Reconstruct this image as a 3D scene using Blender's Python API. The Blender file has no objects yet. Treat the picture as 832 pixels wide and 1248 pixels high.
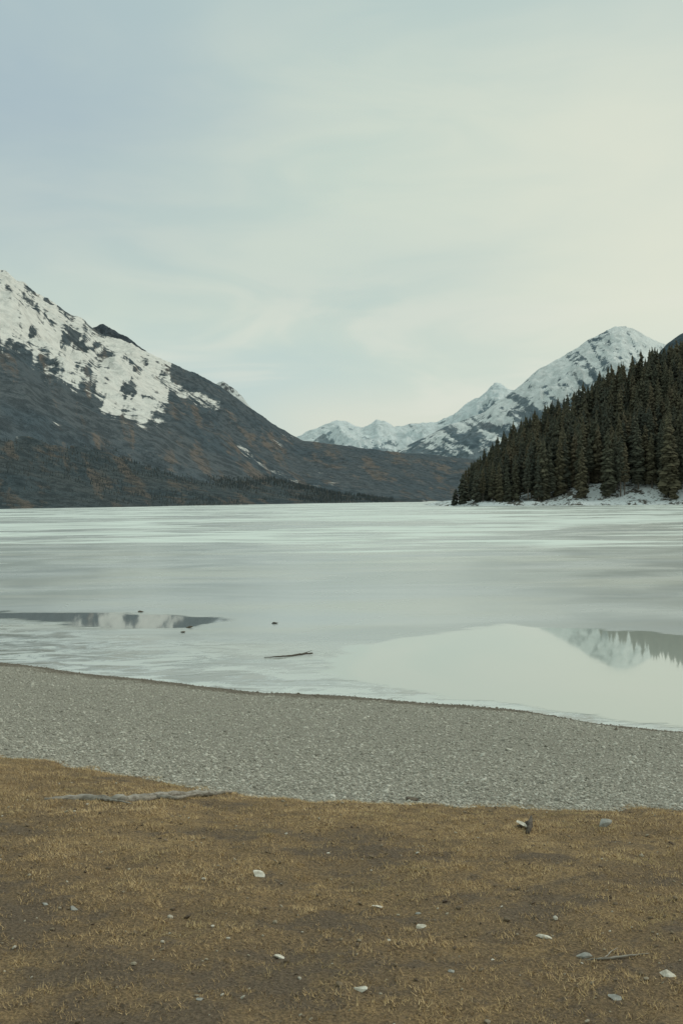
import bpy, math
import numpy as np
from mathutils import Vector, Matrix, Euler
rng = np.random.default_rng(11)
scene = bpy.context.scene

# ------------------------------------------------------------------ helpers
def hash2(ix, iy, seed):
    h = (ix.astype(np.int64) * 374761393 + iy.astype(np.int64) * 668265263 + seed * 144269504) & 0xffffffff
    h = ((h ^ (h >> 13)) * 1274126177) & 0xffffffff
    h = ((h ^ (h >> 15)) * 461845907) & 0xffffffff
    return ((h ^ (h >> 16)) & 0xffffff) / float(0xffffff)

def vn(x, y, seed=0):
    x = np.asarray(x, float); y = np.asarray(y, float)
    ix = np.floor(x); iy = np.floor(y)
    fx = x - ix; fy = y - iy
    fx = fx * fx * fx * (fx * (fx * 6 - 15) + 10); fy = fy * fy * fy * (fy * (fy * 6 - 15) + 10)
    a = hash2(ix, iy, seed); b = hash2(ix + 1, iy, seed)
    c = hash2(ix, iy + 1, seed); d = hash2(ix + 1, iy + 1, seed)
    return ((a + (b - a) * fx) * (1 - fy) + (c + (d - c) * fx) * fy) * 2 - 1

def fbm(x, y, seed=0, oct=5, gain=0.5):
    s = 0; a = 1.0; n = 0
    x = np.asarray(x, float); y = np.asarray(y, float)
    for i in range(oct):
        s = s + a * vn(x, y, seed + i * 17); n += a
        x, y = (x * 0.8 - y * 0.6) * 2.03 + 13.1, (x * 0.6 + y * 0.8) * 2.03 + 7.7
        a *= gain
    return s / n

def streak(x, y, seed=0, oct=4, gain=0.6):
    s = 0; a = 1.0; n = 0
    for i in range(oct):
        s = s + a * vn(x, y, seed + i * 19); n += a
        x = x * 2.07 + 5.3; y = y * 1.9 + 3.9; a *= gain
    return s / n

def ridged(x, y, seed=0, oct=5):
    s = 0; a = 1.0; n = 0
    x = np.asarray(x, float); y = np.asarray(y, float)
    for i in range(oct):
        s = s + a * (1 - 2 * np.abs(vn(x, y, seed + i * 31))); n += a
        x, y = (x * 0.8 - y * 0.6) * 2.1 + 3.1, (x * 0.6 + y * 0.8) * 2.1 + 5.7
        a *= 0.52
    return s / n

def sstep(a, b, x):
    t = np.clip((x - a) / (b - a), 0, 1)
    return t * t * (3 - 2 * t)

def make_mesh(name, verts, faces, mat=None, smooth=True, attrs=None):
    verts = np.ascontiguousarray(verts, dtype=np.float32); faces = np.ascontiguousarray(faces, dtype=np.int32)
    me = bpy.data.meshes.new(name)
    m, k = faces.shape
    me.vertices.add(len(verts)); me.vertices.foreach_set('co', verts.ravel())
    me.loops.add(m * k); me.loops.foreach_set('vertex_index', faces.ravel())
    me.polygons.add(m); me.polygons.foreach_set('loop_start', np.arange(m, dtype=np.int32) * k)
    me.polygons.foreach_set('use_smooth', np.full(m, smooth, dtype=bool))
    me.update(calc_edges=True)
    if attrs:
        for an, arr in attrs.items():
            at = me.attributes.new(an, 'FLOAT', 'POINT')
            at.data.foreach_set('value', np.ascontiguousarray(arr, dtype=np.float32).ravel())
    ob = bpy.data.objects.new(name, me)
    scene.collection.objects.link(ob)
    if mat: me.materials.append(mat)
    return ob

def grid_faces(nx, ny):
    i = np.arange(nx - 1)[None, :] + np.arange(ny - 1)[:, None] * nx
    i = i.ravel()
    return np.stack([i, i + 1, i + 1 + nx, i + nx], 1)

class NT:
    def __init__(s, nt): s.nt = nt
    def n(s, t, **kw):
        nd = s.nt.nodes.new(t)
        for k, v in kw.items(): setattr(nd, k, v)
        return nd
    def put(s, sock, v):
        if isinstance(v, bpy.types.NodeSocket): s.nt.links.new(v, sock)
        elif v is not None:
            if isinstance(v, (tuple, list)) and len(v) == 3 and sock.type == 'RGBA': v = (*v, 1)
            sock.default_value = v
    def math(s, op, a, b=None, c=None, clamp=False):
        nd = s.n('ShaderNodeMath', operation=op); nd.use_clamp = clamp
        s.put(nd.inputs[0], a); s.put(nd.inputs[1], b); s.put(nd.inputs[2], c)
        return nd.outputs[0]
    def mix(s, f, a, b, blend='MIX'):
        nd = s.n('ShaderNodeMix', data_type='RGBA', blend_type=blend)
        s.put(nd.inputs[0], f); s.put(nd.inputs[6], a); s.put(nd.inputs[7], b)
        return nd.outputs[2]
    def rng(s, v, a, b, c=0.0, d=1.0, smooth=True):
        nd = s.n('ShaderNodeMapRange'); nd.interpolation_type = 'SMOOTHSTEP' if smooth else 'LINEAR'
        s.put(nd.inputs[0], v); s.put(nd.inputs[1], a); s.put(nd.inputs[2], b); s.put(nd.inputs[3], c); s.put(nd.inputs[4], d)
        return nd.outputs[0]
    def noise(s, vec, scale, detail=4, rough=0.55, dist=0.0, color=False):
        nd = s.n('ShaderNodeTexNoise')
        s.put(nd.inputs['Vector'], vec); nd.inputs['Scale'].default_value = scale
        nd.inputs['Detail'].default_value = detail; nd.inputs['Roughness'].default_value = rough
        nd.inputs['Distortion'].default_value = dist
        return nd.outputs[1 if color else 0]
    def vmul(s, v, m):
        nd = s.n('ShaderNodeVectorMath', operation='MULTIPLY'); s.put(nd.inputs[0], v); nd.inputs[1].default_value = m
        return nd.outputs[0]
    def attr(s, name): return s.n('ShaderNodeAttribute', attribute_name=name).outputs['Fac']
    def ramp(s, f, stops):
        nd = s.n('ShaderNodeValToRGB'); s.put(nd.inputs[0], f)
        el = nd.color_ramp.elements
        while len(el) < len(stops): el.new(0.5)
        for e, (p, c) in zip(el, stops): e.position = p; e.color = (*c, 1)
        return nd.outputs[0]
    def bump(s, h, strength, dist):
        nd = s.n('ShaderNodeBump'); s.put(nd.inputs['Height'], h)
        s.put(nd.inputs['Strength'], strength); nd.inputs['Distance'].default_value = dist
        return nd.outputs[0]

def new_mat(name):
    m = bpy.data.materials.new(name); m.use_nodes = True
    T = NT(m.node_tree); b = m.node_tree.nodes['Principled BSDF']
    return m, T, b

# ------------------------------------------------------------------ camera
F = 1338.0
CAM = Vector((0, 0, 3.0))
R = (Matrix.Rotation(math.radians(90 - 0.62), 3, 'X') @ Matrix.Rotation(math.radians(-0.48), 3, 'Z'))
cd = bpy.data.cameras.new('camera'); cam = bpy.data.objects.new('camera', cd)
scene.collection.objects.link(cam); scene.camera = cam
cam.matrix_world = Matrix.Translation(CAM) @ R.to_4x4()
cd.sensor_fit = 'VERTICAL'; cd.sensor_height = 36; cd.lens = F / 1248 * 36
cd.clip_start = 0.1; cd.clip_end = 60000

def ray(px, py):
    d = R @ Vector(((px - 416) / F, -(py - 624) / F, -1)); return d
def at(px, py, D):
    d = ray(px, py); p = CAM + d * (D / d.y); return (p.x, p.y, p.z)
def on_z(px, py, z=0.0):
    d = ray(px, py); p = CAM + d * ((z - CAM.z) / d.z); return (p.x, p.y)

# ------------------------------------------------------------------ terrain function
shore = [on_z(x, y) for x, y in [(0, 807), (100, 819), (200, 831), (330, 846), (430, 851), (560, 859), (640, 868), (720, 882), (832, 893)]]
sx = np.array([-400, -60, -25] + [p[0] for p in shore] + [9, 20, 60, 400.])
sy = np.array([170, 46, 31] + [p[1] for p in shore] + [12.3, 8, -12, -150.])
grs = [on_z(x, y, 0.85) for x, y in [(0, 919), (70, 930), (150, 947), (230, 957), (300, 967), (380, 974), (500, 979), (660, 983), (832, 986)]]
gx = np.array([-400, -60, -12] + [p[0] for p in grs] + [8, 20, 60, 400.])
gy = np.array([150, 33, 13.5] + [p[1] for p in grs] + [6.9, 3, -22, -170.])
def yS(x): return np.interp(x, sx, sy) + 0.14 * vn(x * 0.7, x * 0 + 3.3, 5) + 0.07 * vn(x * 2.2, x * 0 + 1.3, 6)
def yG(x): return np.interp(x, gx, gy) + 0.10 * vn(x * 1.3, x * 0 + 9.3, 8) + 0.05 * vn(x * 5, x * 0 + 2.3, 9)
def height(x, y):
    s = yS(x); g = yG(x)
    t = (s - y) / np.maximum(s - g, 0.5)
    under = np.maximum(-(y - s) * 0.085, -1.6)
    mid = 0.85 * (t + 0.05 * np.sin(t * 6.28))
    d = np.maximum(g - y, 0)
    up = 0.85 + 0.55 * (1 - np.exp(-d / 4.0)) + 0.035 * sstep(0, 0.35, d)
    h = np.where(t < 0, under, np.where(t < 1, mid, up))
    n = 0.018 * fbm(x * 0.9, y * 0.9, 21, 4) * sstep(-0.2, 0.3, t)
    n2 = (0.030 * fbm(x * 1.6, y * 1.6, 33, 4) + 0.016 * fbm(x * 7, y * 7, 44, 2)) * sstep(0, 0.4, d)
    return h + n + n2
def ground_at(px, py):
    d = ray(px, py)
    k = np.arange(1.5, 40, 0.004)
    X = CAM.x + d.x * k; Y = CAM.y + d.y * k; Z = CAM.z + d.z * k
    i = int(np.argmax(Z < height(X, Y)))
    return Vector((X[i], Y[i], Z[i]))

def graded(lo, hi, step, far, ratio=1.14):
    a = list(np.arange(lo, hi, step)); s = step; v = a[-1]; out = []
    while v < far: s *= ratio; v += s; out.append(v)
    s = step; v = lo; out2 = []
    while v > -far: s *= ratio; v -= s; out2.append(v)
    return np.array(out2[::-1] + a + out)

# ------------------------------------------------------------------ ground material
m_ground, T, b = new_mat('ground_mat')
geo = T.n('ShaderNodeNewGeometry').outputs['Position']
gr = T.attr('grass'); wet = T.attr('wet'); patch = T.attr('patch')
n1 = T.noise(geo, 1.3, 6, 0.6); n2 = T.noise(geo, 9, 6, 0.65); n3 = T.noise(geo, 70, 5, 0.7)
grass_c = T.ramp(n1, [(0.3, (0.26, 0.178, 0.098)), (0.5, (0.37, 0.25, 0.125)), (0.7, (0.48, 0.33, 0.165))])
grass_c = T.mix(T.math('MULTIPLY', T.rng(n2, 0.42, 0.60), 0.7), grass_c, (0.23, 0.165, 0.10))
mud = T.rng(T.math('ADD', patch, T.math('MULTIPLY', T.math('SUBTRACT', n2, 0.5), 2.8)), 0.0, -0.5)
grass_c = T.mix(T.math('MULTIPLY', mud, 0.8), grass_c, (0.17, 0.132, 0.098))
grass_c = T.mix(T.rng(n3, 0.38, 0.66), T.mix(0.62, grass_c, (0.06, 0.042, 0.028)), grass_c)
vor = T.n('ShaderNodeTexVoronoi'); T.put(vor.inputs['Vector'], geo); vor.inputs['Scale'].default_value = 62
gv = T.rng(vor.outputs['Color'], 0, 1, 0.6, 1.25, False)
grav = T.mix(T.rng(n3, 0.3, 0.7), (0.24, 0.225, 0.185), (0.42, 0.395, 0.33))
mm = T.n('ShaderNodeMix', data_type='RGBA', blend_type='MULTIPLY'); mm.inputs[0].default_value = 1
T.put(mm.inputs[6], grav); T.put(mm.inputs[7], gv); grav = mm.outputs[2]
n4 = T.noise(geo, 2.2, 5, 0.6)
wetd = T.math('ADD', wet, T.math('MULTIPLY', T.math('SUBTRACT', n4, 0.5), 2.2))
wetf = T.rng(wetd, 0.35, 1.25, 1, 0)
grav = T.mix(T.math('MULTIPLY', wetf, 0.9), grav, (0.135, 0.105, 0.07))
gm = T.rng(T.math('ADD', gr, T.math('MULTIPLY', T.math('SUBTRACT', n2, 0.5), 0.8)), -0.06, 0.08)
col = T.mix(gm, grav, grass_c)
T.put(b.inputs['Base Color'], col)
T.put(b.inputs['Roughness'], T.rng(wetf, 0, 1, 0.95, 0.6))
b.inputs['Specular IOR Level'].default_value = 0.25
hh = T.math('ADD', T.math('MULTIPLY', n3, 0.7), T.math('MULTIPLY', vor.outputs['Distance'], 0.6))
T.put(b.inputs['Normal'], T.bump(hh, 0.9, 0.018))

def patchf(x, y):   # positive = thick dry grass, negative = bare / trampled
    return fbm(x * 1.3, y * 2.2, 61, 6, 0.7) * 1.5 + 0.22 * sstep(4.6, 6.6, y) - 0.16 * sstep(5.0, 3.4, y) - 0.12 * sstep(0.6, -1.2, x) * sstep(6.5, 5, y) + 0.10
xs = graded(-9, 9, 0.07, 15000); ys = graded(1.5, 22, 0.07, 15000)
X, Y = np.meshgrid(xs, ys)
Z = height(X, Y)
V = np.stack([X, Y, Z], -1).reshape(-1, 3)
ground = make_mesh('ground', V, grid_faces(len(xs), len(ys)), m_ground, True,
                   {'grass': (yG(X) - Y), 'wet': (yS(X) - Y), 'patch': patchf(X, Y)})

# ------------------------------------------------------------------ lake ice
def sdf(poly, X, Y):
    poly = np.array(poly); n = len(poly)
    d = np.full(X.shape, 1e18); inside = np.zeros(X.shape, bool)
    for i in range(n):
        ax, ay = poly[i]; bx, by = poly[(i + 1) % n]
        ex, ey = bx - ax, by - ay
        t = np.clip(((X - ax) * ex + (Y - ay) * ey) / (ex * ex + ey * ey + 1e-12), 0, 1)
        d = np.minimum(d, (X - ax - t * ex) ** 2 + (Y - ay - t * ey) ** 2)
        c = ((ay > Y) != (by > Y)) & (X < (bx - ax) * (Y - ay) / (by - ay + 1e-12) + ax)
        inside ^= c
    return np.where(inside, np.sqrt(d), -np.sqrt(d))
poolA = [on_z(*p) for p in [(1300, 784), (1000, 781), (832, 775), (760, 768), (662, 764), (610, 760), (560, 769), (480, 779), (420, 790), (395, 805), (400, 822), (470, 840), (560, 854), (640, 862), (720, 875), (832, 887), (1000, 905), (1300, 930)]]
poolB = [on_z(*p) for p in [(-700, 745), (-100, 745), (40, 745), (110, 746), (180, 747), (250, 750), (300, 752), (280, 760), (200, 768), (140, 769), (90, 766), (60, 759), (0, 756), (-100, 756), (-700, 757)]]
xs = graded(-28, 28, 0.28, 14000, 1.12); ys = graded(9, 60, 0.22, 14000, 1.12)
ys = ys[ys > -700]
X, Y = np.meshgrid(xs, ys)
fA = np.clip(sdf(poolA, X, Y), -3, 3); fB = np.clip(sdf(poolB, X, Y), -3, 3)
m_ice, T, b = new_mat('lake_ice_mat')
geo = T.n('ShaderNodeNewGeometry').outputs['Position']
pa = T.attr('poolA'); pb = T.attr('poolB'); sh = T.attr('shore'); dist = T.attr('dist')
nA = T.noise(T.vmul(geo, (0.55, 1.0, 1)), 1.1, 6, 0.6, 0.3)
nAc = T.math('SUBTRACT', nA, 0.5)
mA = T.rng(T.math('ADD', pa, T.math('MULTIPLY', nAc, 1.7)), -0.10, 0.22)
mB = T.rng(T.math('ADD', pb, T.math('MULTIPLY', nAc, 2.2)), -0.05, 0.45)
s1 = T.noise(T.vmul(geo, (0.020, 0.040, 1)), 1.0, 3, 0.55, 0.8)
s2 = T.noise(T.vmul(geo, (0.07, 0.15, 1)), 1.0, 4, 0.55, 0.5)
s3 = T.noise(T.vmul(geo, (0.22, 0.30, 1)), 1.0, 4, 0.5, 0.4)
s4 = T.noise(T.vmul(geo, (0.035, 0.11, 1)), 1.7, 4, 0.55, 0.7)
bias = T.rng(dist, 30, 85, -0.16, 0.015)
sn = T.math('ADD', T.math('ADD', T.math('MULTIPLY', s1, 0.6), T.math('MULTIPLY', s2, 0.4)), bias)
snow = T.rng(sn, 0.485, 0.55)
soft = T.rng(sn, 0.36, 0.56)
grey = T.ramp(s3, [(0.3, (0.43, 0.475, 0.475)), (0.5, (0.48, 0.515, 0.505)), (0.7, (0.53, 0.555, 0.53))])
grey = T.mix(T.math('MULTIPLY', T.rng(s2, 0.42, 0.62), 0.7), grey, (0.49, 0.50, 0.44))
grey = T.mix(T.math('MULTIPLY', T.rng(s4, 0.48, 0.60), 0.6), grey, (0.35, 0.39, 0.40))
grey = T.mix(T.math('MULTIPLY', soft, 0.55), grey, (0.57, 0.61, 0.55))
colr = T.mix(T.math('MULTIPLY', snow, 0.9), grey, (0.77, 0.84, 0.78))
colr = T.mix(T.math('MULTIPLY', T.rng(s4, 0.52, 0.62), 0.6), colr, (0.44, 0.475, 0.44))
rimn = T.noise(T.vmul(geo, (0.6, 1.2, 1)), 1.4, 7, 0.68, 1.0)
near = T.rng(T.math('ADD', sh, T.math('MULTIPLY', nAc, 7)), 0.8, 8, 1, 0)
crust = T.math('MULTIPLY', near, T.rng(rimn, 0.48, 0.58))
brownish = T.math('MULTIPLY', near, T.rng(rimn, 0.51, 0.41))
colr = T.mix(T.math('MULTIPLY', crust, 0.8), colr, (0.66, 0.695, 0.65))
colr = T.mix(T.math('MULTIPLY', brownish, 0.9), colr, (0.26, 0.27, 0.24))
pool = T.math('MAXIMUM', mA, mB)
poolc = T.mix(mB, (0.50, 0.535, 0.475), (0.22, 0.25, 0.255))
colr = T.mix(pool, colr, poolc)
rim = T.rng(T.math('ADD', sh, T.math('MULTIPLY', nAc, 1.2)), 0.05, 0.40, 1, 0)
rimw = T.math('MULTIPLY', rim, T.rng(rimn, 0.38, 0.55))
colr = T.mix(T.math('MULTIPLY', rimw, 0.8), colr, (0.66, 0.70, 0.66))
T.put(b.inputs['Base Color'], colr)
ro = T.math('ADD', T.rng(s3, 0.3, 0.7, 0.20, 0.30), T.math('MULTIPLY', snow, 0.3))
ro = T.math('SUBTRACT', ro, T.math('MULTIPLY', brownish, 0.20))
ro = T.math('ADD', ro, T.math('MULTIPLY', crust, 0.15))
ro = T.math('MULTIPLY', ro, T.rng(pool, 0, 1, 1, 0.12, False), clamp=True)
T.put(b.inputs['Roughness'], ro)
T.put(b.inputs['IOR'], T.rng(pool, 0, 1, 1.42, 1.5))
hb = T.math('MULTIPLY', T.math('ADD', rimn, T.math('MULTIPLY', T.noise(geo, 14, 4), 0.25)), T.math('MULTIPLY', near, T.rng(pool, 0, 1, 1, 0.0, False)))
T.put(b.inputs['Normal'], T.bump(hb, 0.35, 0.02))
make_mesh('frozen_lake', np.stack([X, Y, 0 * X], -1).reshape(-1, 3), grid_faces(len(xs), len(ys)), m_ice, True,
          {'poolA': fA, 'poolB': fB, 'shore': np.clip(Y - yS(X), -50, 500), 'dist': np.hypot(X, Y)})

# ------------------------------------------------------------------ mountains
def mtn_mat(name, forest_a, forest_b, rock, snowc, scale, tree_scale, snow_noise=0.7, bumpd=1.0, edge=(0.38, 0.64), dark=0.6):  # aerial haze is painted into the colours passed in, paler and bluer
    m, T, b = new_mat(name)
    geo = T.n('ShaderNodeNewGeometry').outputs['Position']
    sn = T.attr('snow'); gl = T.attr('gully')
    nb = T.noise(geo, 1.0 / scale, 6, 0.66); nf = T.noise(T.vmul(geo, (1, 0.6, 0.5)), 1.0 / tree_scale, 3, 0.7)
    nm = T.noise(geo, 6.0 / scale, 6, 0.72)
    c = T.mix(T.rng(nb, 0.38, 0.62), forest_a, forest_b)
    c = T.mix(T.math('MULTIPLY', T.rng(T.math('ADD', gl, T.math('MULTIPLY', T.math('SUBTRACT', nm, 0.5), 1.6)), 0.0, 0.4), 0.9), c, rock)
    c = T.mix(T.rng(nf, 0.40, 0.58, dark, 0), c, tuple(v * 0.45 for v in forest_a))
    f = T.math('ADD', sn, T.math('MULTIPLY', T.math('SUBTRACT', nm, 0.5), snow_noise * 2))
    f = T.math('ADD', f, T.math('MULTIPLY', T.math('SUBTRACT', nf, 0.5), 0.7))
    sf = T.rng(f, *edge)
    snv = T.mix(T.rng(nf, 0.35, 0.6), tuple(v * 0.82 for v in snowc), snowc)
    c = T.mix(sf, c, snv)
    T.put(b.inputs['Base Color'], c); b.inputs['Roughness'].default_value = 0.95
    b.inputs['Specular IOR Level'].default_value = 0.05
    h = T.math('ADD', nf, T.math('MULTIPLY', nm, 3.0))
    T.put(b.inputs['Normal'], T.bump(h, T.rng(sf, 0, 1, 0.7, 0.5), tree_scale * bumpd))
    return m

class Range:
    def __init__(s, crest, base, prof=1.15, amp=0.1, lam=400, rough=0.012, seed=1, crlam=None):
        s.px = np.array([c[0] for c in crest], float)
        s.C = np.array([at(*c) for c in crest])
        s.bpx = np.array([q[0] for q in base], float)
        B = [at(q[0], 609, q[1]) for q in base]
        s.B = np.array(B); s.prof = prof; s.amp = amp; s.lam = lam; s.rough = rough; s.seed = seed
        s.crlam = crlam or lam * 0.25
    def pos(s, u, t):
        cx, cy, cz = [np.interp(u, s.px, s.C[:, k]) for k in range(3)]
        bx, by = [np.interp(u, s.bpx, s.B[:, k]) for k in range(2)]
        ft = np.clip(t, 0, 1); bk = np.clip(t - 1, 0, None)
        x = bx + (cx - bx) * ft + cx * bk * 0.6; y = by + (cy - by) * ft + cy * bk * 0.6
        z = -4 + (cz + 4) * ft ** s.prof
        z = z * (1 - bk) - 4 * bk
        w = np.sin(np.pi * np.clip(ft, 0, 1)) ** 0.8
        r = ridged((x + 0.25 * y) / s.lam, (y - 0.2 * x) / s.lam * 0.5, s.seed)
        z = z + s.amp * cz * w * r
        z = z + s.rough * cz * ft * (ridged(x / s.crlam, y / s.crlam, s.seed + 3, 6) )
        return x, y, z, r, cz, cy
    def build(s, name, nu, nt, mat, snowf, lean=60):
        u = np.linspace(s.px[0], s.px[-1], nu); t = np.concatenate([np.linspace(0, 1, nt), np.linspace(1, 2, 14)[1:]])
        U, Tt = np.meshgrid(u, t)
        x, y, z, r, cz, cy = s.pos(U, Tt)
        e = (z / y) / np.maximum(cz / cy, 1e-4)
        sn = snowf(U, e, x, y, z, r, cz)
        q = U + lean * e + 10 * fbm(U / 30, e * 4, s.seed + 80, 3)
        gl = 0.02 - 0.25 * r + 0.9 * streak(q / 16.0, e * 6.0, s.seed + 81, 4, 0.65)
        return make_mesh(name, np.stack([x, y, z], -1).reshape(-1, 3), grid_faces(nu, len(t)), mat, True, {'snow': sn, 'gully': gl})

# big left mountain (snowy shoulder, forested flank running into the valley)
mA = mtn_mat('left_mountain_mat', (0.108, 0.142, 0.164), (0.142, 0.165, 0.178), (0.225, 0.192, 0.165), (0.82, 0.81, 0.76), 200, 15, 1.0)  # forest tones lifted towards blue to paint in haze
RA = Range([(-500, 300, 4200), (-300, 260, 4000), (-150, 285, 3800), (-60, 300, 3700), (0, 332, 3600), (12, 336, 3600), (25, 345, 3600), (50, 363, 3600), (75, 376, 3600), (88, 386, 3600), (100, 391, 3600), (118, 406, 3600), (130, 411, 3600), (160, 420, 3600), (175, 430, 3600), (200, 441, 3600),
            (240, 458, 3700), (270, 474, 3750), (300, 495, 3800), (340, 522, 3900), (368, 537, 4000), (400, 541, 4100), (440, 546, 4300), (480, 551, 4500), (530, 555, 4800), (570, 560, 5000), (640, 565, 5200), (760, 560, 5400), (900, 555, 5400)],
           [(-500, 500), (0, 700), (200, 900), (400, 1300), (560, 1900), (900, 2600)], 1.1, 0.12, 420, 0.022, 3, 90)
def snA(U, e, x, y, z, r, cz):
    thr = np.interp(U, [-500, -100, 0, 60, 110, 150, 172, 190, 204, 214, 900], [.62, .66, .72, .70, .63, .57, .52, .60, 0.74, 1.3, 1.6])
    n = fbm(x / 200, y / 300, 91, 6, 0.62)
    n3 = streak((U - 70 * e + 6 * fbm(U / 20, e * 5, 4, 3)) / 9.0, e * 7, 92, 4, 0.65)
    s = 0.55 + (e - thr) * 4.0 + n * 0.6 + n3 * 0.6 - 0.15 * np.clip(r, -1, 1)
    s = np.minimum(s, 0.74 + n * 1.0 + n3 * 0.8)
    pat = sstep(0.40, 0.53, fbm(x / 150, y / 300, 55, 4)) * sstep(600, 200, U) * 0.52
    return np.clip(np.maximum(s, pat), -0.5, 1.3)
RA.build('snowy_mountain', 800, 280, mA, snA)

# forested spur in front on the left
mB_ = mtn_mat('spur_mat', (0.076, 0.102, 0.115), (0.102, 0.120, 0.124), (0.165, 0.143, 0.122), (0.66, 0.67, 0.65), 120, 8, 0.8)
RB = Range([(-500, 330, 2300), (-150, 370, 2200), (-60, 388, 2150), (0, 404, 2100), (30, 414, 2100), (60, 430, 2100), (85, 445, 2080), (110, 463, 2050), (140, 487, 2000), (170, 508, 1950), (200, 528, 1900), (235, 548, 1800), (270, 563, 1700), (310, 577, 1600), (360, 590, 1500), (410, 601, 1400), (470, 607, 1350), (520, 609, 1350)],
           [(-500, 420), (0, 500), (150, 600), (300, 800), (420, 1100), (520, 1300)], 1.25, 0.09, 230, 0.015, 13)
def snB(U, e, x, y, z, r, cz):
    n = fbm(x / 60, y / 150, 71, 5, 0.6)
    a = sstep(75, 15, U) * sstep(0.36, 0.46, e) * sstep(0.90, 0.66, e)
    return np.clip(a * (0.42 + n * 1.6) + sstep(0.36, 0.5, n) * 0.42, -0.3, 1)
RB.build('forested_hill', 560, 200, mB_, snB)

# far ranges
mF = mtn_mat('far_range_mat', (0.30, 0.39, 0.44), (0.34, 0.42, 0.46), (0.37, 0.43, 0.46), (0.76, 0.83, 0.84), 560, 60, 1.1, 1.1, dark=0.4)  # pale blue-grey forest and rock: distance haze put into the colour
RF = Range([(300, 560, 12000), (340, 546, 12000), (365, 533, 12000), (378, 525, 12000), (390, 520, 12000), (400, 518, 12000), (412, 515, 12000), (425, 517, 12000), (440, 522, 12000), (452, 518, 12000), (458, 514, 12000), (468, 514, 12000), (480, 521, 12000), (500, 518, 12000), (530, 516, 12000), (550, 508, 12000), (570, 494, 12000), (585, 483, 12000), (597, 473, 12000), (606, 470, 12000), (614, 471, 12000), (622, 475, 12000), (640, 482, 12000), (700, 490, 12500), (900, 500, 13000)],
           [(300, 8500), (900, 9000)], 0.95, 0.18, 420, 0.045, 23, 260)
def snF(U, e, x, y, z, r, cz):
    n = fbm(x / 300, y / 500, 17, 6, 0.65)
    n2 = streak((U + 40 * e) / 7.0, e * 5, 18, 4, 0.6)
    return np.clip(0.50 + (e - 0.66) * 1.4 + n * 0.7 + n2 * 0.7 + r * 0.3, -0.4, 1.1)
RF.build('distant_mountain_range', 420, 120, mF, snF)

mC = mtn_mat('peak_mat', (0.19, 0.255, 0.295), (0.24, 0.295, 0.325), (0.29, 0.325, 0.345), (0.80, 0.84, 0.83), 420, 40, 1.0, 1.0, dark=0.4)  # haze in front of the peak is painted as paler, bluer colour
RC = Range([(380, 572, 7600), (430, 562, 7600), (480, 552, 7600), (520, 532, 7600), (545, 519, 7600), (560, 515, 7600), (590, 503, 7600), (602, 492, 7600), (615, 484, 7600), (640, 464, 7600), (655, 452, 7600), (665, 447, 7600), (690, 432, 7600), (702, 426, 7600), (715, 417, 7600), (728, 411, 7600), (738, 405, 7600), (748, 400, 7600), (757, 399, 7600), (768, 402, 7600), (778, 407, 7600), (800, 416, 7600), (840, 428, 7600), (900, 440, 7800), (1100, 400, 8000), (1300, 430, 8000)],
           [(380, 5300), (760, 5000), (1300, 4800)], 1.05, 0.15, 380, 0.018, 37, 170)
def snC(U, e, x, y, z, r, cz):
    n = fbm(x / 220, y / 420, 117, 6, 0.65)
    n2 = streak((U + 110 * e) / 9.0, e * 4, 118, 5, 0.62)
    return np.clip(0.52 + (z - 600) / 750.0 + n * 0.55 + r * 0.3 + n2 * 0.9, -0.4, 0.86 + n2 * 1.0)
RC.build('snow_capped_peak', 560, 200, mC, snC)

mD = mtn_mat('hill_mat', (0.105, 0.145, 0.168), (0.13, 0.163, 0.18), (0.14, 0.168, 0.18), (0.5, 0.55, 0.55), 200, 12, 0.4)
RD = Range([(640, 570, 2400), (700, 535, 2400), (760, 480, 2400), (800, 434, 2400), (812, 422, 2400), (822, 414, 2400), (840, 402, 2400), (900, 380, 2400), (1000, 350, 2400), (1300, 330, 2400)],
           [(640, 1400), (1300, 1000)], 1.0, 0.06, 200, 0.02, 51)
RD.build('wooded_hill', 240, 90, mD, lambda U, t, x, y, z, r, cz: -0.4 + 0 * x)
mE = mtn_mat('back_peak_mat', (0.085, 0.108, 0.13), (0.11, 0.13, 0.15), (0.13, 0.145, 0.16), (0.6, 0.64, 0.66), 200, 20, 0.5)
RE = Range([(60, 440, 5000), (100, 405, 5000), (118, 397, 5000), (127, 396, 5000), (140, 402, 5000), (165, 419, 5000), (200, 446, 5000), (240, 475, 5000)],
           [(60, 4400), (240, 4400)], 1.0, 0.05, 160, 0.012, 61)
RE.build('rocky_summit', 120, 60, mE, lambda U, t, x, y, z, r, cz: -0.2 + 0 * x)
RG = Range([(230, 500, 5600), (255, 474, 5600), (264, 467, 5600), (272, 466, 5600), (285, 474, 5600), (298, 487, 5600), (310, 503, 5600), (330, 530, 5600)],
           [(230, 5000), (330, 5000)], 1.0, 0.05, 160, 0.015, 66)
mG = mtn_mat('back_snow_mat', (0.16, 0.18, 0.19), (0.20, 0.21, 0.22), (0.27, 0.28, 0.28), (0.72, 0.75, 0.74), 200, 20, 0.8)
RG.build('snowy_summit', 120, 60, mG, lambda U, t, x, y, z, r, cz: 0.65 + 0.6 * fbm(x / 60, z / 60, 3))

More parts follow.
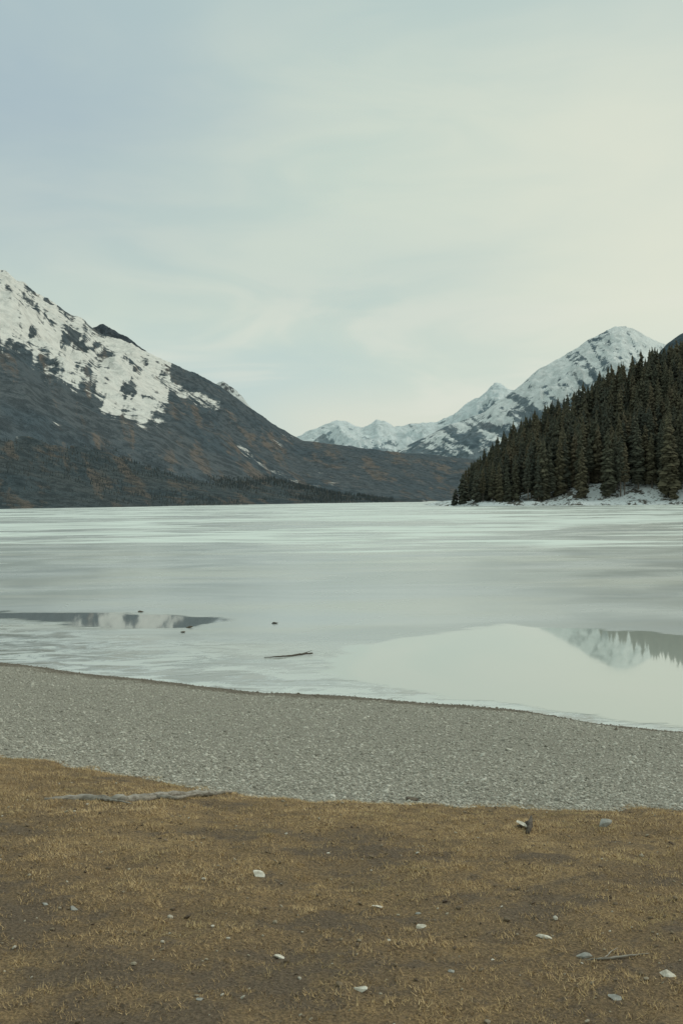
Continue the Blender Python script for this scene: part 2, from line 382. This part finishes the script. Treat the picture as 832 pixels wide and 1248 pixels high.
# ------------------------------------------------------------------ peninsula
def pen_shore(x): return np.interp(x, [40, 50, 60, 80, 110, 160, 300, 900], [520, 474, 466, 460, 451, 440, 414, 330]) + 2.5 * vn(x / 9, x * 0 + 1, 3)
def pen_h(x, y):
    ridge = np.interp(x, [46, 60, 69, 84, 106, 129, 155, 250, 500, 900], [0, 0.8, 3, 9, 17, 30, 44, 66, 90, 100])
    d = y - pen_shore(x)
    inl = sstep(4, 95, d)
    tip = sstep(44, 58, x)
    bank = 1.4 * sstep(0, 5, d) * sstep(44, 52, x) + 5.0 * sstep(3, 26, d) * sstep(66, 100, x)
    z = -2 + (2 + 0.1) * sstep(-3, 0.2, d) * sstep(40, 46, x) + bank + ridge * inl * tip + 0.8 * fbm(x / 8, y / 8, 4, 4) * sstep(0, 6, d)
    back = sstep(760, 560, y)
    return z * back - 2 * (1 - back)
xs = np.concatenate([np.linspace(36, 200, 240), np.linspace(204, 900, 90)])
ys = np.concatenate([np.linspace(320, 425, 30)[:-1], np.linspace(425, 520, 130), np.linspace(524, 800, 60)])
X, Y = np.meshgrid(xs, ys)
m_pen, T, b = new_mat('shore_bank_mat')
geo = T.n('ShaderNodeNewGeometry').outputs['Position']
n1 = T.noise(geo, 0.12, 6, 0.65); n2 = T.noise(geo, 0.7, 5, 0.7)
c = T.mix(T.rng(n2, 0.35, 0.65), (0.07, 0.062, 0.05), (0.16, 0.14, 0.11))
c = T.mix(T.rng(T.math('ADD', T.math('MULTIPLY', n1, 0.55), T.math('MULTIPLY', n2, 0.45)), 0.455, 0.50), c, (0.78, 0.82, 0.82))
T.put(b.inputs['Base Color'], c); b.inputs['Roughness'].default_value = 0.9
T.put(b.inputs['Normal'], T.bump(n2, 0.8, 0.6))
make_mesh('snowy_shore_bank', np.stack([X, Y, pen_h(X, Y)], -1).reshape(-1, 3), grid_faces(len(xs), len(ys)), m_pen)

# ------------------------------------------------------------------ conifers
def conifer(seed, Rr=0.13, z0=0.15, levels=26, nb=7, full=False):
    r = np.random.default_rng(seed)
    V = []; Fc = []; S = []
    def addv(p, s): V.append(p); S.append(s); return len(V) - 1
    bend = r.normal(0, 0.012, 2)
    rings = 6; prev = None
    for i in range(rings + 1):
        z = i / rings; rad = 0.013 * (1 - z) + 0.0015
        cur = [addv((rad * math.cos(a) + bend[0] * z * z, rad * math.sin(a) + bend[1] * z * z, z), -1.0) for a in np.linspace(0, 2 * math.pi, 6)[:-1]]
        if prev:
            for k in range(5):
                Fc.append((prev[k], prev[(k + 1) % 5], cur[(k + 1) % 5])); Fc.append((prev[k], cur[(k + 1) % 5], cur[k]))
        prev = cur
    lop = r.uniform(0, 6.28)
    for i in range(levels):
        q = i / (levels - 1); z = z0 + (0.985 - z0) * q ** 0.92
        Rm = Rr * ((1 - q) ** 0.62 * (0.65 + 0.35 * min(1, q * 6 + 0.3)) + 0.03)
        for k in range(nb):
            if r.random() < 0.10: continue
            a = r.uniform(0, 6.28); L = Rm * r.uniform(0.55, 1.20) * (1 + 0.15 * math.cos(a - lop))
            zz = z + r.normal(0, 0.010); droop = r.uniform(0.10, 0.5) * L
            ca, sa = math.cos(a), math.sin(a); w = L * r.uniform(0.32, 0.48)
            ox, oy = bend[0] * z * z, bend[1] * z * z
            s0 = r.uniform(0.2, 1)
            def P(d, side, dz): return (ox + ca * d - sa * side, oy + sa * d + ca * side, zz + dz)
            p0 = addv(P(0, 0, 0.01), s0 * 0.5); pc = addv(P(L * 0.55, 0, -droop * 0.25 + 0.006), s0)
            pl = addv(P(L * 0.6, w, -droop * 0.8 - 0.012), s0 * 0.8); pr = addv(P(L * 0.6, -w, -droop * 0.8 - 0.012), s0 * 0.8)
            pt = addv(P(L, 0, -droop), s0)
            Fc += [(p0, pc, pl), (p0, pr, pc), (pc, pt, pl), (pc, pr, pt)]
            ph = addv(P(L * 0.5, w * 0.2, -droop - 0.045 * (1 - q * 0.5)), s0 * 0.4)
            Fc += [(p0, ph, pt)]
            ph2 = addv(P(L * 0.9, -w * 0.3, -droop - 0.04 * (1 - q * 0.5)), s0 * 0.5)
            Fc += [(pl, ph2, pr)]
    return np.array(V), np.array(Fc), np.array(S)

def scatter(name, variants, P, Hh, mat, wid=None, seed=0, tint=None):
    r = np.random.default_rng(seed); n = len(P)
    vs = []; fs = []; sh = []; tt = []; off = 0
    which = r.integers(0, len(variants), n); ang = r.uniform(0, 6.28, n)
    wid = np.ones(n) if wid is None else wid
    tint = r.random(n) if tint is None else tint
    for k, (V, Fc, S) in enumerate(variants):
        idx = np.where(which == k)[0]
        if len(idx) == 0: continue
        c, s = np.cos(ang[idx])[:, None], np.sin(ang[idx])[:, None]
        h = Hh[idx][:, None]; w = (Hh * wid)[idx][:, None]
        x = (V[None, :, 0] * c - V[None, :, 1] * s) * w + P[idx, 0][:, None]
        y = (V[None, :, 0] * s + V[None, :, 1] * c) * w + P[idx, 1][:, None]
        z = V[None, :, 2] * h + P[idx, 2][:, None]
        vs.append(np.stack([x, y, z], -1).reshape(-1, 3))
        fs.append((Fc[None] + (np.arange(len(idx)) * len(V))[:, None, None] + off).reshape(-1, 3))
        sh.append(np.tile(S, len(idx))); tt.append(np.repeat(tint[idx], len(V)))
        off += len(idx) * len(V)
    return make_mesh(name, np.concatenate(vs), np.concatenate(fs), mat, False, {'shade': np.concatenate(sh), 'tint': np.concatenate(tt)})

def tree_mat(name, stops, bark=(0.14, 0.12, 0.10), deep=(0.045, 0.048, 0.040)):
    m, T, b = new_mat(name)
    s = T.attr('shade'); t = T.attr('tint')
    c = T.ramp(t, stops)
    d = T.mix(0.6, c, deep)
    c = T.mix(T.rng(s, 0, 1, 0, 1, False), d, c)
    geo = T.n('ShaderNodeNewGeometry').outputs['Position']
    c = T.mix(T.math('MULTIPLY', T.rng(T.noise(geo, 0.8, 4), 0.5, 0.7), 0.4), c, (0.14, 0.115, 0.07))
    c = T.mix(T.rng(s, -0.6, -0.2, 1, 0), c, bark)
    T.put(b.inputs['Base Color'], c); b.inputs['Roughness'].default_value = 0.9
    b.inputs['Specular IOR Level'].default_value = 0.1
    return m
m_tree = tree_mat('conifer_mat', [(0.0, (0.085, 0.094, 0.076)), (0.45, (0.11, 0.112, 0.078)), (0.8, (0.145, 0.130, 0.082)), (1.0, (0.18, 0.150, 0.098))])
variants = [conifer(100 + i, rr, zz, lv) for i, (rr, zz, lv) in enumerate([(0.13, 0.18, 28), (0.15, 0.10, 30), (0.12, 0.26, 26), (0.14, 0.2, 28), (0.16, 0.08, 30), (0.115, 0.32, 24), (0.135, 0.15, 30)])]
r = np.random.default_rng(5)
def jit_grid(x0, x1, d0, d1, st):
    gx_, gd = np.meshgrid(np.arange(x0, x1, st), np.arange(d0, d1, st))
    gx_ = gx_.ravel() + r.uniform(-.45, .45, gx_.size) * st; gd = gd.ravel() + r.uniform(-.45, .45, gd.size) * st
    return np.column_stack([gx_, pen_shore(gx_) + gd])
def thin(P, f): return P[r.random(len(P)) < f]
P = np.concatenate([thin(jit_grid(60, 92, 9, 22, 4.0), 0.85), thin(jit_grid(92, 190, 13, 34, 4.8), 0.62), thin(jit_grid(65, 215, 30, 112, 4.2), 0.90), thin(jit_grid(215, 420, 16, 110, 8), 0.9)])
z = pen_h(P[:, 0], P[:, 1])
Hh = r.uniform(22, 30, len(P)); Hh *= np.interp(P[:, 0], [56, 68, 84, 110], [0.42, 0.68, 0.9, 1.0])
P3 = np.column_stack([P, z - 0.3])
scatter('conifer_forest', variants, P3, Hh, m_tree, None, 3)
Pu = np.column_stack([r.uniform(60, 260, 330), np.zeros(330)]); Pu[:, 1] = pen_shore(Pu[:, 0]) + r.uniform(30, 80, 330)
wide = [conifer(300 + i, 0.24, 0.02, 16, 8) for i in range(4)]
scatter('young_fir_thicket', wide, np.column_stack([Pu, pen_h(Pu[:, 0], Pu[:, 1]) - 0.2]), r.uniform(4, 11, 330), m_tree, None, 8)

def single_tree(name, px, D, H, var, tint, wid=1.0):
    x, y, _ = at(px, 600, D); y = max(y, float(pen_shore(np.array([x]))[0]) + 4)
    zz = float(pen_h(np.array([x]), np.array([y]))[0])
    V, Fc, S = var
    ob = make_mesh(name, V * np.array([H * wid, H * wid, H]), Fc, m_tree, False, {'shade': S, 'tint': np.full(len(V), tint)})
    ob.location = (x, y, zz - 0.3); return ob
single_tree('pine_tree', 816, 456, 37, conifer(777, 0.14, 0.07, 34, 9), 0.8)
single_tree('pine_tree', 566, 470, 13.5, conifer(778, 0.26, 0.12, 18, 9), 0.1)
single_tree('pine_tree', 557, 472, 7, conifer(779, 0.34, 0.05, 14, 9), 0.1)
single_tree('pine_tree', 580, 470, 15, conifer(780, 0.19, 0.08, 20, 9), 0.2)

# distant trees on the left slopes (one mass)
def small_tree(seed):
    r = np.random.default_rng(seed); V = []; Fc = []; S = []
    for lv in range(3):
        zb = 0.05 + lv * 0.27; zt = min(1.0, zb + 0.45); rad = 0.17 * (1 - lv * 0.25)
        c = len(V); V.append((0, 0, zt)); S.append(1)
        n = 5
        for k in range(n):
            a = k / n * 6.28 + r.uniform(-.3, .3); q = rad * r.uniform(0.6, 1.25); V.append((q * math.cos(a), q * math.sin(a), zb + r.uniform(-.04, .04))); S.append(0.2)
        for k in range(n): Fc.append((c, c + 1 + k, c + 1 + (k + 1) % n))
    return np.array(V), np.array(Fc), np.array(S)
sm = [small_tree(i) for i in range(5)]
N = 17000
U = r.uniform(-150, 480, N); tt = r.uniform(0.03, 1.0, N)
x, y, z, rr, cz, cy = RB.pos(U, tt)
e = (z / y) / (cz / cy)
keep = (r.random(N) < np.clip(0.42 + fbm(x / 70, y / 120, 8, 4) * 2.2, 0.02, 1)) & (snB(U, e, x, y, z, rr, cz) < 0.4)
PB = np.stack([x, y, z - 0.5], -1)[keep]
m_dt = tree_mat('distant_tree_mat', [(0.0, (0.066, 0.088, 0.100)), (0.6, (0.085, 0.104, 0.110)), (1.0, (0.125, 0.120, 0.108))], deep=(0.055, 0.072, 0.080))  # tints lightened towards the slope colour, painting haze over the trees
scatter('distant_forest', sm, PB, r.uniform(0.0022, 0.0040, len(PB)) * PB[:, 1], m_dt, None, 4)

# ------------------------------------------------------------------ dry grass
N = 600000
yy = rng.uniform(2.4, 10.2, N) ; xx = rng.uniform(-1, 1, N) * (0.36 * yy + 0.7)
keep = rng.random(N) < (0.36 * yy + 0.7) / 4.4
xx, yy = xx[keep], yy[keep]
edge = yG(xx) - yy + 0.35 * fbm(xx * 3, yy * 3, 5, 4)
patch = patchf(xx, yy); fine = fbm(xx * 7, yy * 7, 62, 3); clump = fbm(xx * 14, yy * 14, 64, 3)
dens = np.clip(0.66 + patch * 0.7 + fine * 0.8 + clump * 0.9, 0.06, 1)
keep = (edge > 0) & (rng.random(len(xx)) < dens)
xx, yy, patch, fine, clump = xx[keep], yy[keep], patch[keep], fine[keep], clump[keep]
n = len(xx); zz = height(xx, yy)
a = rng.uniform(0, 6.28, n); L = rng.uniform(0.008, 0.024, n) * (1 + 0.25 * np.clip(patch, -1, 1) + 0.9 * np.clip(clump, -0.5, 1)); tilt = rng.uniform(0.1, 1.0, n)
w = rng.uniform(0.0011, 0.0024, n)
pa_ = np.stack([xx - np.sin(a) * w, yy + np.cos(a) * w, zz - 0.002], -1); pb_ = np.stack([xx + np.sin(a) * w, yy - np.cos(a) * w, zz - 0.002], -1)
pt_ = np.stack([xx + np.cos(a) * L * np.cos(tilt), yy + np.sin(a) * L * np.cos(tilt), zz + L * np.sin(tilt)], -1)
V = np.stack([pa_, pb_, pt_], 1).reshape(-1, 3)
tint = np.clip(0.48 + patch * 0.28 + fine * 0.25 + clump * 0.15 + rng.normal(0, 0.17, n), 0, 1)
m_gr, T, b = new_mat('dry_grass_mat')
c = T.ramp(T.attr('tint'), [(0.0, (0.19, 0.138, 0.088)), (0.35, (0.36, 0.25, 0.135)), (0.65, (0.54, 0.38, 0.195)), (1.0, (0.68, 0.51, 0.30))])
g = T.mix(T.math('MULTIPLY', T.rng(T.noise(T.n('ShaderNodeNewGeometry').outputs['Position'], 1.8, 4), 0.5, 0.68), 0.30), c, (0.30, 0.265, 0.13))
T.put(b.inputs['Base Color'], g); b.inputs['Roughness'].default_value = 0.85; b.inputs['Specular IOR Level'].default_value = 0.1
make_mesh('dry_grass', V, np.arange(n * 3).reshape(-1, 3), m_gr, False, {'tint': np.repeat(tint, 3)})

# ------------------------------------------------------------------ pebbles
bpy.ops.mesh.primitive_ico_sphere_add(subdivisions=1, radius=1); ico = bpy.context.object
iv = np.array([v.co[:] for v in ico.data.vertices]); ifc = np.array([p.vertices[:] for p in ico.data.polygons])
bpy.data.objects.remove(ico)
def pebbles(name, xx, yy, rad, mat, seed, sink=0.3):
    r = np.random.default_rng(seed); n = len(xx)
    zz = height(xx, yy)
    jit = r.uniform(0.8, 1.2, (n, len(iv), 1))
    v = iv[None] * jit * np.stack([r.uniform(0.8, 1.4, n), r.uniform(0.7, 1.1, n), r.uniform(0.45, 0.8, n)], -1)[:, None, :] * rad[:, None, None]
    a = r.uniform(0, 6.28, n); c, s = np.cos(a)[:, None], np.sin(a)[:, None]; tl = r.normal(0, 0.3, n)[:, None]
    x = v[..., 0] * c - v[..., 1] * s; y = v[..., 0] * s + v[..., 1] * c; z = v[..., 2] + x * tl
    V = np.stack([x + xx[:, None], y + yy[:, None], z + (zz + rad * (0.5 - sink))[:, None]], -1).reshape(-1, 3)
    Fc = (ifc[None] + (np.arange(n) * len(iv))[:, None, None]).reshape(-1, 3)
    wetv = np.repeat(yS(xx) - yy, len(iv))
    return make_mesh(name, V, Fc, mat, False, {'tint': np.repeat(r.random(n), len(iv)), 'wet': wetv})
m_pb, T, b = new_mat('pebble_mat')
c = T.ramp(T.attr('tint'), [(0.0, (0.22, 0.205, 0.17)), (0.3, (0.36, 0.34, 0.285)), (0.75, (0.48, 0.455, 0.385)), (1.0, (0.62, 0.595, 0.52))])
wf = T.rng(T.math('ADD', T.attr('wet'), T.math('MULTIPLY', T.math('SUBTRACT', T.noise(T.n('ShaderNodeNewGeometry').outputs['Position'], 2.2, 5, 0.6), 0.5), 2.2)), 0.35, 1.3, 1, 0)
c = T.mix(T.math('MULTIPLY', wf, 0.8), c, (0.14, 0.108, 0.072))
T.put(b.inputs['Base Color'], c); T.put(b.inputs['Roughness'], T.rng(wf, 0, 1, 0.85, 0.5)); b.inputs['Specular IOR Level'].default_value = 0.3
N = 150000
yy = rng.uniform(6.8, 23, N); xx = rng.uniform(-1, 1, N) * (0.34 * yy + 0.6)
d = yS(xx) - yy; e = yy - yG(xx)
keep = (d > -0.12) & (e > -0.16 + 0.3 * fbm(xx * 3, yy * 3, 5, 4)) & (rng.random(N) < 14.0 / yy / 1.6)
xx, yy = xx[keep], yy[keep]
rad = np.clip(np.exp(rng.normal(-4.75, 0.36, len(xx))), 0.004, 0.03)
print('pebbles', len(xx))
pebbles('gravel', xx, yy, rad, m_pb, 2)

# ------------------------------------------------------------------ stones, chips and driftwood
def stone_mat(name, col, col2):
    m, T, b = new_mat(name)
    tc = T.n('ShaderNodeTexCoord').outputs['Object']
    c = T.mix(T.rng(T.noise(tc, 40, 5, 0.65), 0.35, 0.65), col, col2)
    T.put(b.inputs['Base Color'], c); b.inputs['Roughness'].default_value = 0.85
    T.put(b.inputs['Normal'], T.bump(T.noise(tc, 90, 4), 0.4, 0.004))
    return m
mw = stone_mat('pale_stone_mat', (0.50, 0.45, 0.36), (0.78, 0.74, 0.64)); mg = stone_mat('grey_stone_mat', (0.27, 0.265, 0.24), (0.42, 0.41, 0.37)); md = stone_mat('dark_stone_mat', (0.08, 0.06, 0.045), (0.15, 0.12, 0.085))
bpy.ops.mesh.primitive_ico_sphere_add(subdivisions=3, radius=1); ico = bpy.context.object
i3 = np.array([v.co[:] for v in ico.data.vertices]); f3 = np.array([p.vertices[:] for p in ico.data.polygons]); bpy.data.objects.remove(ico)
def stone(name, px, py, wpx, flat, mat, seed, lake=False):
    if lake: x, y = on_z(px, py); p = Vector((x, y, 0.0))
    else: p = ground_at(px, py)
    D = p.y; rad = wpx / F * D / 2
    r = np.random.default_rng(seed); v = i3.copy()
    for _ in range(10):
        nrm = r.normal(size=3); nrm /= np.linalg.norm(nrm); dd = r.uniform(0.35, 0.8)
        k = v @ nrm; over = np.clip(k - dd, 0, None); v = v - over[:, None] * nrm[None]
    v *= np.array([1.2, r.uniform(0.6, 0.9), flat]) * rad
    a = r.uniform(-0.5, 0.5); c, s = math.cos(a), math.sin(a); v = v @ np.array([[c, s, 0], [-s, c, 0], [0, 0, 1]])
    ob = make_mesh(name, v, f3, mat, False); ob.location = (p.x, p.y, p.z + rad * flat * 0.45)
    ob.rotation_euler = (r.normal(0, .25), r.normal(0, .2), 0)
    return ob
for i, (px, py, w, fl, m) in enumerate([(638, 1008, 20, 0.35, mw), (735, 1007, 22, 0.45, mg), (499, 976, 22, 0.4, md), (316, 1067, 16, 0.4, mw), (460, 1106, 15, 0.3, mw), (514, 1131, 13, 0.5, mw), (509, 1114, 8, 0.5, mg),
        (662, 1143, 20, 0.4, mw), (339, 1167, 18, 0.4, mw), (441, 1207, 19, 0.45, mw), (466, 1198, 8, 0.3, mg), (813, 1189, 19, 0.5, mw), (748, 1217, 15, 0.4, mg), (550, 1185, 12, 0.4, mg), (474, 1146, 6, .4, mw),
        (712, 1168, 22, 0.35, mg), (560, 983, 8, 0.4, mg), (600, 1170, 6, 0.4, mw), (90, 1108, 14, 0.4, mg), (55, 1102, 9, .4, mg), (245, 1218, 12, .3, mg), (400, 1040, 6, .4, mw)]):
    stone('stone', px, py, w, fl, m, 50 + i)
for i, (px, py, w, fl, m, lk) in enumerate([(750, 890, 10, 0.5, md, False), (231, 765, 9, 0.4, md, True), (223, 771, 6, 0.4, md, True), (172, 746, 8, .4, md, True), (335, 760, 10, .25, md, True)]):
    stone('stone', px, py, w, fl, m, 90 + i, lk)

def tube(name, pts, radii, mat, seed, parent=None, sides=9, lumpy=0.18):
    r = np.random.default_rng(seed); pts = [Vector(p) for p in pts]
    P = []; Rr = []
    for i in range(len(pts) - 1):
        for k in range(6):
            t = k / 6; P.append(pts[i].lerp(pts[i + 1], t)); Rr.append(radii[i] * (1 - t) + radii[i + 1] * t)
    P.append(pts[-1]); Rr.append(radii[-1])
    V = []; Fc = []
    for i, p in enumerate(P):
        d = (P[min(i + 1, len(P) - 1)] - P[max(i - 1, 0)]).normalized(); s = d.cross(Vector((0, 0, 1))).normalized(); u = s.cross(d)
        jz = Vector(r.normal(0, Rr[i] * 0.22, 3))
        for k in range(sides):
            a = k / sides * 2 * math.pi; q = Rr[i] * (1 + r.normal(0, lumpy) * 0.6)
            V.append(tuple(p + jz + s * math.cos(a) * q + u * math.sin(a) * q))
    for i in range(len(P) - 1):
        for k in range(sides):
            a = i * sides + k; b2 = i * sides + (k + 1) % sides
            Fc.append((a, b2, b2 + sides)); Fc.append((a, b2 + sides, a + sides))
    n = len(V); V.append(tuple(P[0])); V.append(tuple(P[-1]))
    for k in range(sides):
        Fc.append((n, (k + 1) % sides, k)); l = (len(P) - 1) * sides; Fc.append((n + 1, l + k, l + (k + 1) % sides))
    ob = make_mesh(name, np.array(V), np.array(Fc), mat, True)
    if parent: ob.parent = parent
    return ob
def empty(name):
    e = bpy.data.objects.new(name, None); scene.collection.objects.link(e); return e
m_wood, T, b = new_mat('driftwood_mat')
tc = T.n('ShaderNodeTexCoord').outputs['Object']
c = T.mix(T.rng(T.noise(T.vmul(tc, (4, 40, 40)), 1.5, 6, 0.7), 0.35, 0.65), (0.17, 0.145, 0.115), (0.42, 0.385, 0.33))
T.put(b.inputs['Base Color'], c); b.inputs['Roughness'].default_value = 0.9
def gp(px, py, up=0.0): p = ground_at(px, py); return (p.x, p.y, p.z + up)
e = empty('driftwood_branch')
tube('stem', [gp(54, 976, .008), gp(100, 975, .014), gp(150, 976, .014), gp(190, 974, .018), gp(235, 971, .022), gp(282, 968, .018)], [0.012, 0.026, 0.030, 0.030, 0.026, 0.010], m_wood, 1, e)
tube('fork', [gp(190, 974, .015), gp(215, 976, .02), gp(245, 972, .03)], [0.018, 0.013, 0.004], m_wood, 2, e)
tube('twig', [gp(120, 975, .01), gp(140, 979, .02), gp(160, 981, .01)], [0.012, 0.008, 0.003], m_wood, 3, e)
m_dk = stone_mat('wet_wood_mat', (0.06, 0.048, 0.036), (0.13, 0.105, 0.08))
def lp(px, py, z=0.012): x, y = on_z(px, py); return (x, y, z)
e = empty('driftwood_stick'); tube('stem', [lp(322, 802), lp(345, 801, .02), lp(365, 799, .02), lp(381, 798, .03)], [0.006, 0.014, 0.018, 0.014], m_dk, 5, e); tube('twig', [lp(365, 799, .02), lp(374, 798, .05), lp(380, 797, .07)], [0.010, 0.007, 0.003], m_dk, 6, e)
e = empty('driftwood_stick'); tube('stem', [gp(700, 1172, .003), gp(735, 1170, .006), gp(765, 1167, .007), gp(790, 1163, .004)], [0.002, 0.0045, 0.004, 0.0015], m_wood, 7, e); tube('twig', [gp(735, 1170, .006), gp(745, 1162, .01), gp(752, 1158, .01)], [0.003, 0.002, 0.001], m_wood, 8, e)
e = empty('wood_chip'); tube('splinter', [gp(643, 1017, .004), gp(646, 1010, .03), gp(647, 1004, .045)], [0.012, 0.016, 0.006], m_dk, 9, e); tube('bark', [gp(630, 1009, .01), gp(640, 1008, .02), gp(648, 1006, .035)], [0.006, 0.010, 0.004], m_dk, 10, e)

# small litter in the grass
N = 2600
yy = rng.uniform(2.6, 8, N); xx = rng.uniform(-1, 1, N) * (0.38 * yy + 0.6); keep = (yG(xx) - yy) > 0.05
xx, yy = xx[keep], yy[keep]
m_lit, T, b = new_mat('litter_mat')
T.put(b.inputs['Base Color'], T.ramp(T.attr('tint'), [(0, (0.08, 0.055, 0.038)), (0.6, (0.20, 0.15, 0.095)), (0.88, (0.36, 0.31, 0.23)), (1, (0.58, 0.54, 0.46))])); b.inputs['Roughness'].default_value = 0.9
pebbles('ground_litter', xx, yy, np.clip(np.exp(rng.normal(-5.4, 0.5, len(xx))), 0.002, 0.014), m_lit, 6, 0.0)

# ------------------------------------------------------------------ light and sky
SUN_AZ, SUN_EL = 78, 42
sd = bpy.data.lights.new('sun', 'SUN'); sd.energy = 1.15; sd.angle = math.radians(28); sd.color = (1, 0.93, 0.80)
so = bpy.data.objects.new('sun', sd); scene.collection.objects.link(so)
dv = Vector((math.sin(math.radians(SUN_AZ)) * math.cos(math.radians(SUN_EL)), math.cos(math.radians(SUN_AZ)) * math.cos(math.radians(SUN_EL)), math.sin(math.radians(SUN_EL))))
so.rotation_euler = dv.to_track_quat('Z', 'Y').to_euler()
w = bpy.data.worlds.new('World'); scene.world = w; w.use_nodes = True
T = NT(w.node_tree); bg = w.node_tree.nodes['Background']; bg.inputs['Strength'].default_value = 0.1
sky = T.n('ShaderNodeTexSky', sky_type='NISHITA'); sky.sun_disc = False
sky.sun_elevation = math.radians(SUN_EL); sky.sun_rotation = math.radians(SUN_AZ)
gen = T.n('ShaderNodeTexCoord').outputs['Generated']
n1 = T.noise(T.vmul(gen, (3.2, 3.2, 8.0)), 1.0, 4, 0.5, 0.5)
n2 = T.noise(T.vmul(gen, (5.0, 5.0, 20.0)), 1.0, 4, 0.5, 0.8)
n1c = T.math('SUBTRACT', n1, 0.5); n2c = T.math('SUBTRACT', n2, 0.5)
def glow(px, py, a, bb):
    d = ray(px, py).normalized()
    nd = T.n('ShaderNodeVectorMath', operation='DOT_PRODUCT'); T.put(nd.inputs[0], gen); nd.inputs[1].default_value = d
    return T.rng(T.math('ARCCOSINE', nd.outputs['Value']), math.radians(a), math.radians(bb))
blf = T.math('ADD', glow(-40, -20, 21, 0), T.math('MULTIPLY', n1c, 0.7), clamp=True)
g1 = T.math('ADD', glow(930, 330, 23, 2), T.math('MULTIPLY', n1c, -0.6), clamp=True)
c = T.mix(T.rng(n2, 0.32, 0.68), (5.7, 6.75, 6.0), (6.45, 7.2, 6.2))
c = T.mix(blf, c, (3.9, 5.0, 5.6))
c = T.mix(T.math('MULTIPLY', g1, 0.9), c, (7.6, 7.8, 6.45))
sep = T.n('ShaderNodeSeparateXYZ'); T.put(sep.inputs[0], gen)
hi = T.math('MULTIPLY', T.rng(T.math('ADD', sep.outputs[2], T.math('MULTIPLY', n1c, 0.10)), 0.30, 0.46), 0.65)
c = T.mix(hi, c, (4.6, 5.85, 5.8))
low = T.math('MULTIPLY', T.rng(T.math('ADD', sep.outputs[2], T.math('MULTIPLY', n2c, 0.06)), 0.18, 0.10), T.rng(sep.outputs[0], 0.10, -0.12, 0.15, 0.65))
c = T.mix(low, c, (5.0, 6.35, 6.4))
low2 = T.math('MULTIPLY', T.rng(T.math('ADD', sep.outputs[2], T.math('MULTIPLY', n2c, 0.05)), 0.115, 0.07), T.rng(sep.outputs[0], -0.13, 0.0, 0, 0.8))
c = T.mix(low2, c, (7.1, 7.35, 6.3))
wisp = T.math('MULTIPLY', T.rng(n2, 0.50, 0.70), T.rng(sep.outputs[2], 0.22, 0.12))
c = T.mix(T.math('MULTIPLY', wisp, 0.5), c, (7.7, 7.75, 6.8))
final = T.mix(0.06, c, sky.outputs[0])
T.put(bg.inputs['Color'], final)
scene.view_settings.view_transform = 'Standard'; scene.view_settings.look = 'None'; scene.view_settings.exposure = 0
